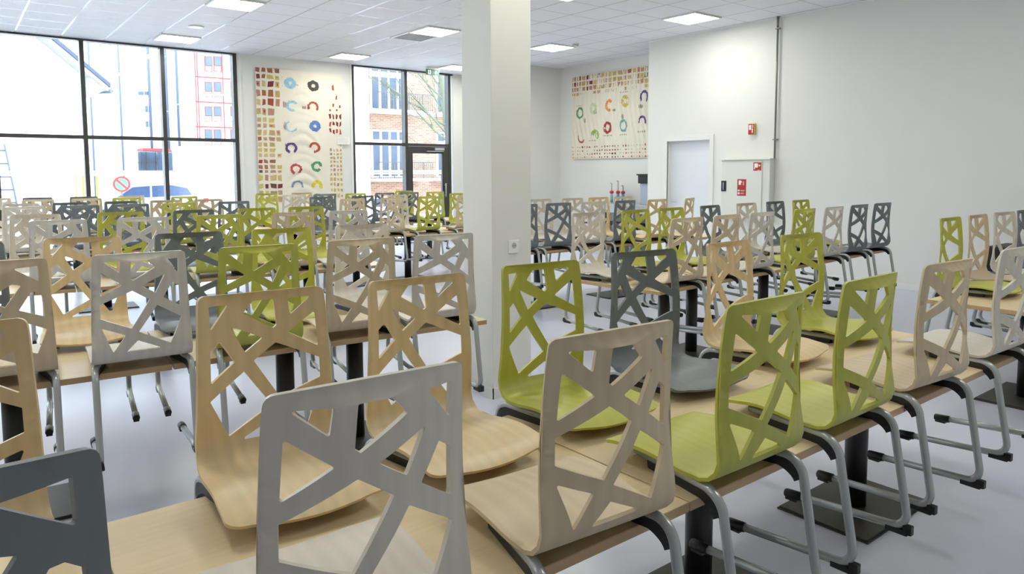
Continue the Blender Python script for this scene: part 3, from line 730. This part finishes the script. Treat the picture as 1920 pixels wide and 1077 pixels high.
for sg in (-1, 1):
    f = MB()
    for Q_ in PADQ: f.prism([inset(p, sg)+Vector((-.012, 0, 0)) for p in Q_], (.024, 0, 0))
    PADS[sg] = f.mesh('edge_pad', [BLACK])
f = MB(); f.box((-.155, .17, .030), (.155, .20, .044), bev=.003); BRACE = f.mesh('cross_brace', [BLACK])
def chair(x, y, rz, col, label):      # a capital letter is the second cut-out pattern
    t = thing('chair', label, 'chair', (x, y, ZT), rz, 'cut-out plywood chairs hung on the tables')
    link('seat_shell', SH[col], t)
    for sx in (-.180, .180):
        sg = 1 if sx > 0 else -1; fr = link('side_frame', FRAMES[sg], t, (sx, 0, 0))
        link('foot_cap', CAP, fr); link('glide', GLI, fr); link('edge_pad', PADS[sg], fr)
    link('cross_brace', BRACE, t)
    return t
# (x, y, yaw, colour) in order from the left
CH = {
 ('0','C','N'): [(-2.77,-8.945,1,'G'),(-2.21,-8.885,-2.5,'w'),(-1.65,-8.885,-4.4,'t'),(-1.08,-8.88,-.8,'y'),(-.5,-8.87,.4,'y'),(.08,-8.87,-4.4,'t'),(.81,-8.86,-1.7,'w')],
 ('0','C','F'): [(-2.77,-7.97,1,'o'),(-2.06,-7.95,-4.4,'o'),(-1.59,-7.99,-1.2,'o'),(-1.07,-7.97,-4.1,'y'),(-.49,-7.94,-8,'g'),(.1,-7.93,1.3,'o'),(.74,-7.92,-4.9,'y')],
 ('0','R','F'): [(2.7,-7.89,0,'y'),(3.19,-7.89,0,'t'),(3.72,-7.89,-6,'w'),(4.18,-7.89,0,'g')],
 ('0','R','N'): [(2.62,-8.83,0,'t')],
 ('1','L','N'): [(-2.61,-6.6,-3.8,'T'),(-2.12,-6.65,-4.7,'w'),(-1.64,-6.68,-5.5,'y'),(-1.14,-6.69,-5.5,'t'),(-.68,-6.72,-7,'w')],
 ('1','L','F'): [(-2.7,-5.66,-3.8,'g'),(-2.2,-5.68,-6,'o'),(-1.7,-5.73,-6,'g'),(-1.2,-5.77,-5,'y'),(-.7,-5.8,-7,'w')],
 ('1','R','N'): [(1.35,-6.71,-1,'t'),(1.84,-6.69,2.7,'t'),(2.35,-6.66,1,'w'),(3.05,-6.62,1,'y'),(3.58,-6.60,2,'w'),(4.15,-6.55,1,'g'),(4.69,-6.52,-1,'g')],
 ('1','R','F'): [(1.25,-5.80,2,'w'),(1.87,-5.75,-1,'y'),(2.36,-5.73,0,'y'),(2.98,-5.69,5.3,'g'),(3.66,-5.63,0,'w'),(4.23,-5.60,1,'g'),(4.79,-5.57,0,'y')],
 ('2','L','N'): [(-2.13,-3.98,-5.1,'w'),(-1.6,-4.03,-5.1,'w'),(-1.06,-4.07,-5.1,'y'),(-.49,-4.12,-6,'t'),(-.02,-4.17,-4,'w')],
 ('2','L','F'): [(-2.19,-3.04,-5.1,'w'),(-1.59,-3.09,-5.1,'y'),(-1.02,-3.14,-4,'g'),(-.48,-3.19,-6,'y'),(-.02,-3.23,-5.1,'y')],
 ('2','R','N'): [(1.84,-4.28,-1.5,'g'),(2.3,-4.29,-1.5,'g'),(2.8,-4.3,-4,'w'),(3.28,-4.32,2,'g'),(3.82,-4.33,-1.5,'o'),(4.4,-4.34,20,'o')],
 ('2','R','F'): [(2.83,-3.37,-1.5,'w'),(3.33,-3.39,-1.5,'w'),(3.77,-3.4,-3,'o'),(4.21,-3.41,-1.5,'w')],
 ('3','L','N'): [(-2.14,-1.32,-2.3,'w'),(-1.67,-1.34,-2.3,'g'),(-1.2,-1.36,-2.3,'g'),(-.73,-1.38,-2.3,'y'),(-.14,-1.4,-2.3,'g')],
 ('3','L','F'): [(-2.11,-.39,-2.3,'w'),(-1.65,-.41,-2.3,'g'),(-1.14,-.43,-2.3,'g'),(-.66,-.45,-2.3,'t'),(-.17,-.47,-2.3,'t')],
 ('3','R','N'): [(1.24,-1.61,2.3,'t'),(1.81,-1.59,2.3,'t'),(2.38,-1.57,2.3,'y'),(3.02,-1.55,2.3,'t')],
 ('3','R','F'): [(1.23,-.68,2.3,'g'),(1.85,-.66,2.3,'g'),(2.41,-.64,2.3,'w'),(3.5,-.61,2.3,'y')],
 ('4','L','N'): [(-1.84,.96,-2.3,'t'),(-1.31,.94,-2.3,'t'),(-.84,.93,-2.3,'y'),(-.12,.9,-2.3,'y')],
 ('4','L','F'): [(-2.24,1.91,-2.3,'w'),(-1.77,1.89,-2.3,'g'),(-1.22,1.87,-2.3,'g'),(-.62,1.85,-2.3,'w')],
 ('4','R','N'): [(1.33,.55,-2.3,'w'),(1.81,.53,-2.3,'g'),(2.31,.51,-2.3,'y'),(2.81,.49,-2.3,'g'),(3.25,.47,-2.3,'g'),(3.74,.45,-2.3,'y')],
 ('4','R','F'): [(1.24,1.48,-2.3,'y'),(1.81,1.46,-2.3,'t'),(3.67,1.39,-2.3,'y')],
}
SIDE = {'N': 'near side', 'F': 'window side'}
for (a, b, sd), L in CH.items():
    for n, (x, y, rz, col) in enumerate(L):
        where = f'{SIDE[sd]} of {ROWN[(a, b)]}'
        if len(L) == 1: lab = f'{SHELL[col.lower()][2]} cut-out chair alone on {where}'
        else: lab = f'{SHELL[col.lower()][2]} cut-out chair, {ORD[n]}, {where}'
        chair(x, y, R(rz + (180 if sd == 'F' else 0)), col, lab)

# ------------------------------------------------------------------ outside, left bay
GZ = -.35
GROUND = plain('pale_paving', (205, 203, 198), .9, noise=.08, scale=1)
f = MB(); f.box((-30, YW+.2, GZ-.3), (60, 90, GZ)); tag(f.build('ground', GROUND), 'pale paved ground outside the windows', 'ground')
bpy.data.objects['ground']['kind'] = 'structure'
OW = brick_mat('whitewashed_brick', (246, 244, 240), (238, 236, 232), (228, 226, 222)); SLATE = plain('slate_roof', (52, 60, 78), .6, noise=.3, scale=12)
OB = plain('soffit_boards', (128, 126, 118), .7); OP = plain('pale_render', (205, 210, 218), .8); PB = plain('pipe_blue_grey', (76, 86, 108), .5)
e = Vector((-.843, -.537, 0)); c0 = at(163, 225, 13); c0.z = 0
nb = Vector((.537, -.843, 0))                              # towards the room
wb = thing('white_gable_building', 'white brick gable building with slate roof edge, outside left', 'building', (c0.x, c0.y, 0))
f = MB(); zt = lambda a: 4.20+.62*a
A = [e*0+Vector((0,0,GZ)), e*7+Vector((0,0,GZ)), e*7+Vector((0,0,zt(7))), Vector((0,0,zt(0)))]
f.prism(A, -nb*4); f.build('brick_wall', OW, wb)
f = MB(); f.prism([e*.1+nb*.06+Vector((0,0,2.98)), e*2.3+nb*.06+Vector((0,0,2.98)), e*2.3+nb*.06+Vector((0,0,3.08)), e*.1+nb*.06+Vector((0,0,3.08))], -nb*.06)
f.prism([e*2.8+nb*.06+Vector((0,0,3.02)), e*6+nb*.06+Vector((0,0,3.02)), e*6+nb*.06+Vector((0,0,3.12)), e*2.8+nb*.06+Vector((0,0,3.12))], -nb*.06); f.build('stone_ledge', OB, wb)
f = MB(); f.prism([e*-.55+nb*.3+Vector((0,0,zt(-.55)+.04)), e*6+nb*.3+Vector((0,0,zt(6)+.04)), e*6+nb*.3+Vector((0,0,zt(6)+.16)), e*-.55+nb*.3+Vector((0,0,zt(-.55)+.16))], -nb*4.1); f.build('roof', SLATE, wb)
f = MB(); f.prism([e*-.5+nb*.27+Vector((0,0,zt(-.5)-.10)), e*6+nb*.27+Vector((0,0,zt(6)-.04)), e*6+nb*.27+Vector((0,0,zt(6)+.04)), e*-.5+nb*.27+Vector((0,0,zt(-.5)+.04))], -nb*.27)
f.prism([e*-.5+nb*.25+Vector((0,0,zt(-.5)-.02)), e*.02+nb*.25+Vector((0,0,zt(0)-.02)), e*.02+nb*.25+Vector((0,0,zt(0)-.62))], -nb*3.6); f.build('verge_boards', OB, wb)
f = MB(); gp = e*-.58+Vector((0,0,zt(-.55)-.06)); f.tube([gp+nb*.3, gp-nb*3], .06, n=10); f.build('gutter', PB, wb)
# pale building with pipes
def plate(m, px0, py0, px1, py1, Y, th=.05, mi=0):          # upright slab facing the room
    pm = (py0+py1)/2; a = at(px0, pm, Y); b = at(px1, pm, Y); a.z = at((px0+px1)/2, py1, Y).z; b.z = at((px0+px1)/2, py0, Y).z; m.box((min(a.x,b.x), Y-th, min(a.z,b.z)), (max(a.x,b.x), Y, max(a.z,b.z)), mi=mi)
WG = plain('far_window_glass', (72, 86, 104), .35, spec=.3, noise=.3, scale=.8); WF = plain('far_window_frame', (220, 226, 236), .6); RO = plain('red_steel_frame', (122, 44, 38), .6)
Y = 26
pb = thing('pale_render_building', 'pale rendered building with downpipes behind the gable house', 'building', (at(230, 300, Y).x, Y, GZ)); off = Vector((-pb.location.x, -pb.location.y, -pb.location.z))
def sub(m, name, mats, parent, root=None):
    rr = root or parent; v = Vector(rr.location); m.v = [tuple(Vector(p)-v) for p in m.v]; return m.build(name, mats, parent)
f = MB(); a, b = at(166, 330, Y), at(362, 330, Y); f.box((a.x, Y, GZ), (b.x, Y+6, 11)); sub(f, 'render_wall', OP, pb)
for px in (176, 231, 286, 318, 338):
    f = MB(); p = at(px, 300, Y-.12); f.tube([(p.x, Y-.12, 2.6 if px > 250 else GZ), (p.x, Y-.12, 10.8)], .04 if px < 250 else .055, n=8); sub(f, 'downpipe', PB, pb)
for (x0, y0, x1, y1) in ((186, 196, 230, 256), (186, 264, 230, 314)):
    f = MB(); plate(f, x0, y0, x1, y1, Y, .06); fr = sub(f, 'window_surround', WF, pb)
    f = MB(); plate(f, x0+3, y0+3, x1-3, y1-3, Y-.06, .02); sub(f, 'window', OP, fr, pb)
for (x0, y0, x1, y1) in ((271, 197, 285, 212), (272, 226, 286, 240), (258, 170, 282, 180)):
    f = MB(); plate(f, x0, y0, x1, y1, Y, .05); fr = sub(f, 'window_surround', WF, pb)
    for k in range(2):
        f = MB(); xm = (x0+x1)/2; plate(f, (x0+1, xm+.7)[k], y0+1.5, (xm-.7, x1-1)[k], y1-1.5, Y-.05, .02); sub(f, 'window', WG, fr, pb)
f = MB(); plate(f, 257, 280, 352, 285, Y-.6, 1.2); sub(f, 'canopy', RO, pb)
f = MB(); plate(f, 259, 285, 292, 322, Y-.1, .04); plate(f, 295, 285, 304, 322, Y-.1, .04); plate(f, 316, 286, 340, 322, Y-.1, .04); sub(f, 'shop_window', WG, pb)
f = MB()
for px in (265, 274, 292, 341): plate(f, px, 285, px+1.6, 322, Y-.2, .08)
plate(f, 258, 304, 294, 305.5, Y-.2, .08); sub(f, 'shop_mullions', DARKF, pb)
# red framed tower far behind
Y = 60
rb = thing('red_frame_building', 'white panelled apartment building with red steel lines, right of left bay', 'building', (at(400, 300, Y).x, Y, GZ))
f = MB(); a, b = at(362, 300, Y), at(470, 300, Y); f.box((a.x, Y, GZ), (b.x, Y+10, 26)); sub(f, 'panel_wall', OP, rb)
f = MB()
for py in (97, 146, 192, 238): plate(f, 366, py, 470, py+2.6, Y, .04)
for px in (366, 370, 417): plate(f, px, 60, px+2.0, 262, Y, .05)
sub(f, 'red_frame', RO, rb)
for k, py in enumerate((107, 155, 201, 244)):
    for (x0, x1) in ((383, 399), (400, 416), (431, 446)):
        f = MB(); plate(f, x0+(1 if k else 0), py-1.5, x1-.8, py+27.6, Y, .03); fr = sub(f, 'red_window_frame', RO, rb)
        f = MB(); plate(f, x0+2.4, py+.2, x1-2.4, py+16, Y-.03, .03); plate(f, x0+2.4, py+17.6, x1-2.4, py+26, Y-.03, .03, mi=1); sub(f, 'window_pane', [WG, OP], fr, rb)
# corrugated container, barrier, car, sign, fence, ladder
Y = 20
ccn = thing('corrugated_container', 'white corrugated container right of the parked car', 'container', (at(400, 300, Y).x, Y, GZ))
f = MB(); a, b = at(352, 300, Y), at(452, 300, Y); z1 = at(400, 280, Y).z; n = 46
for k in range(n):
    x = a.x+(b.x-a.x)*k/n; d_ = (b.x-a.x)/n; f.box((x, Y+(.04 if k % 2 else 0), GZ), (x+d_, Y+2.4, z1))
sub(f, 'corrugated_wall', OP, ccn)
f = MB(); f.box((a.x-.05, Y-.03, z1), (b.x+.05, Y+2.4, z1+.12)); sub(f, 'top_rail', WF, ccn)
YEL = plain('safety_yellow', (206, 170, 40), .6)
Y = 9.6
for px, lab in ((141, 'yellow post left of the first mullion, leftmost of three'), (155, 'yellow post left of the first mullion, middle of three'), (181, 'yellow post right of the first mullion')):
    p = at(px, 330, Y); f = MB(); f.box((-.022, -.02, 0), (.022, .02, at(px, 328, Y).z-GZ), bev=.01); tag(f.build('yellow_post', YEL, loc=(p.x, Y, GZ)), lab, 'post', 'yellow posts outside')
Y = 24; p = at(262, 340, Y); f = MB(); f.box((-.7, -.05, .78), (.7, .05, .98), bev=.02); f.box((-.6, -.05, 0), (-.52, .05, .8)); f.box((.52, -.05, 0), (.6, .05, .8)); tag(f.build('barrier', YEL, loc=(p.x, Y, GZ)), 'yellow barrier board behind the parked car', 'barrier')
# hatchback
CARP = plain('silver_car_paint', (150, 160, 176), .2, metal=.4); CG = plain('car_glass', (52, 66, 92), .08); TYR = plain('tyre_rubber', (34, 34, 36), .8)
cr = thing('car', 'silver hatchback parked behind the round no parking sign', 'car', (at(268, 345, 19).x, 19, GZ))
side = [(-2.1,.3),(-2.12,.62),(-1.95,.86),(-1.15,.98),(-.55,1.42),(.75,1.48),(1.55,1.36),(1.98,.95),(2.05,.55),(2.0,.3)]
f = MB(); f.prism([(x, -.85, z) for x, z in side], (0, 1.7, 0)); f.build('car_body', CARP, cr)
f = MB(); f.prism([(-1.02,-.865,.99),(-.5,-.865,1.36),(.05,-.865,1.40),(.05,-.865,1.0)], (0,.02,0)); f.prism([(.12,-.865,1.0),(.12,-.865,1.40),(.75,-.865,1.42),(1.3,-.865,1.3),(1.45,-.865,1.05)], (0,.02,0)); f.build('side_window', CG, cr)
for x in (-1.3, 1.3):
    f = MB(); f.tube([(x, -.9, .32), (x, -.7, .32)], .32, n=24); f.build('wheel', TYR, cr)
f = MB(); f.box((1.85, -.87, .75), (2.03, -.6, .92), bev=.02); f.build('tail_light', RED, cr)
# no parking sign
SRED = plain('sign_red', (176, 44, 26), .5); SBLU = plain('sign_light_blue', (84, 140, 172), .5)
p = at(228, 345.5, 13)
sg = thing('no_parking_sign', 'round blue and red no parking sign on a post', 'road sign', (p.x, 13, GZ)); zc = p.z-GZ; rr = .225
def disc(m, r1, y, mi=0, n=40, r_in=0):
    for k in range(n):
        a, b = 2*math.pi*k/n, 2*math.pi*(k+1)/n
        if r_in: m.poly([(r1*math.cos(a),y,zc+r1*math.sin(a)),(r1*math.cos(b),y,zc+r1*math.sin(b)),(r_in*math.cos(b),y,zc+r_in*math.sin(b)),(r_in*math.cos(a),y,zc+r_in*math.sin(a))], mi)
f = MB(); f.tube([(0,-.012,zc),(0,.0,zc)], rr, n=40); sd_ = f.build('sign_disc', SBLU, sg)
f = MB(); disc(f, rr, -.0135, r_in=rr*.74); f.build('red_ring', SRED, sd_)
f = MB(); k = rr*.82; c_, s_ = math.cos(R(45)), math.sin(R(45)); h_ = .032
f.prism([(-k*c_-h_*s_, -.0145, zc+k*s_-h_*c_), (k*c_-h_*s_, -.0145, zc-k*s_-h_*c_), (k*c_+h_*s_, -.0145, zc-k*s_+h_*c_), (-k*c_+h_*s_, -.0145, zc+k*s_+h_*c_)], (0,.001,0)); f.build('red_slash', SRED, sd_)
f = MB(); f.tube([(0,.025,0),(0,.025,zc+.1)], .02, n=10); f.build('sign_post', PB, sg)
Y = 9.2
fe = thing('site_fence', 'light metal site fence panel with rounded top, outside left', 'fence', (at(60, 320, Y).x, Y, GZ))
a, b, z1 = at(-120, 320, Y).x-fe.location.x, at(139, 320, Y).x-fe.location.x, at(60, 317, Y).z-GZ
f = MB(); f.tube(bez([((a,0,0),0),((a,0,z1),.12),((b,0,z1),.12),((b,0,0),0)]), .014, n=8); f.build('fence_frame', STEEL, fe)
f = MB()
for k in range(1, 20): x = a+(b-a)*k/20; f.tube([(x,0,.1),(x,0,z1)], .0025, n=4)
for k in range(1, 6): f.tube([(a,0,z1*k/6),(b,0,z1*k/6)], .0025, n=4)
f.build('fence_wires', STEEL, fe)
Y = 8.6
ld = thing('ladder', 'metal ladder leaning outside at the far left edge', 'ladder', (at(18, 372, Y).x, Y, GZ))
lx = lambda px, py: at(px, py, Y)-Vector(ld.location)
f = MB(); rail_t, rail_b = lx(8, 270), lx(31, 380); dv = (rail_b-rail_t)/(rail_b-rail_t).z; b0 = rail_b-dv*rail_b.z
f.tube([b0, rail_t], .02, n=8); f.tube([b0+Vector((-.42,0,0)), rail_t+Vector((-.34,0,0))], .02, n=8); f.build('ladder_rail', PB, ld)
for k in range(9):
    q_ = (k+.5)/9; p1 = b0.lerp(rail_t, q_); f = MB(); f.tube([p1, p1+Vector((-.42+.08*q_,0,0))], .02, n=8); f.build('rung', PB, ld)

# ------------------------------------------------------------------ outside, right bay: brick flats, balconies, tree
BR = brick_mat('warm_brick', (158, 116, 92), (128, 88, 68), (160, 148, 134)); BW = plain('white_balcony', (214, 214, 214), .7)
Y = 18.0
bb = thing('brick_apartment_building', 'warm brick flats with white balconies behind the exit door', 'building', (13, Y, GZ))
f = MB(); f.box((11.15, Y, GZ), (24, Y+6, 12)); sub(f, 'brick_wall', BR, bb)
f = MB(); f.box((9.6, Y-.6, GZ), (11.15, Y+6, 12)); sub(f, 'white_pier', BW, bb)
DG = plain('tall_window_glass', (62, 72, 88), .35, spec=.3, noise=.35, scale=2.2)
def glazing(x0, n, z0, z1, zt0, zt1):
    pw, gp = .31, .115
    f = MB(); f.box((x0-.1, Y-.06, z0-.06), (x0+n*(pw+gp), Y+.02, zt1+.08)); fr = sub(f, 'window_frame', BW, bb)
    for k in range(n):
        f = MB(); x = x0+k*(pw+gp); f.box((x, Y-.075, z0), (x+pw, Y-.06, z1)); f.box((x, Y-.075, zt0), (x+pw, Y-.06, zt1)); sub(f, 'window_pane', DG, fr, bb)
for z in (-1.64, 1.24, 4.12, 7.0):
    for x0, n in ((11.58, 4), (14.84, 4)):
        glazing(x0, n, z+.1, z+1.43, z+1.66, z+2.01)
    if z > 0:
        for x0, x1 in ((11.3, 13.9), (14.35, 17)):
            f = MB(); f.box((x0, Y-1.1, z-.12), (x1, Y, z+.0), bev=.01); bs = sub(f, 'balcony_slab', BW, bb)
            f = MB(); f.box((x0, Y-1.1, z+.66), (x1, Y-1.07, z+.70))
            k = x0
            while k < x1:
                wdt = .05 if round((k-x0)/.1) % 7 == 0 else .012
                f.box((k, Y-1.1, z), (k+wdt, Y-1.07, z+.68)); k += .1
            sub(f, 'railing', DARKF, bs, bb)
BARK = plain('mossy_bark', (92, 96, 78), .9, noise=.3, scale=20)
tr = thing('bare_tree', 'bare mossy tree with thin branches outside the exit door', 'tree', (9.92, 9.3, GZ))
f = MB(); q = random.Random(21)
f.tube([(0,0,0),(-.05,0,1.5),(-.12,0,2.9),(-.28,0,4.0),(-.38,.1,5.2),(-.3,.1,7)], [.16,.14,.13,.12,.09,.05], n=10)
def branch(p, d, L, r, dep):
    pts = [Vector(p)]; dd = Vector(d).normalized(); n = 6
    for k in range(n):
        dd = (dd+Vector((q.uniform(-.16,.16), q.uniform(-.16,.16), q.uniform(-.1,.12)))).normalized(); pts.append(pts[-1]+dd*L/n)
    f.tube(pts, [r*(1-.8*k/n) for k in range(n+1)], n=5)
    if dep:
        for k in range(1, n+1):
            if q.random() < .85: branch(pts[k], dd+Vector((q.uniform(-.7,.7), q.uniform(-.6,.6), q.uniform(-.35,.7))), L*q.uniform(.35,.55), r*.45, dep-1)
for z0, d, L, r in ((2.8,(-1,-.1,.62),2.3,.055),(3.0,(-1,.1,.95),2.4,.045),(3.3,(-1,0,.35),2.4,.05),(3.6,(-1,.2,1.2),2.0,.04),(4.1,(-1,-.2,.7),2.2,.04),(4.4,(-.6,.3,1),2,.04),(3.9,(1,.2,.8),1.8,.04),(4.6,(.8,-.2,1),1.8,.03),(2.6,(-1,.2,.12),1.5,.03)):
    branch((-.12-.2*(z0-2.8)*.7, 0, z0), d, L, r, 3)
f.build('trunk_and_branches', BARK, tr)
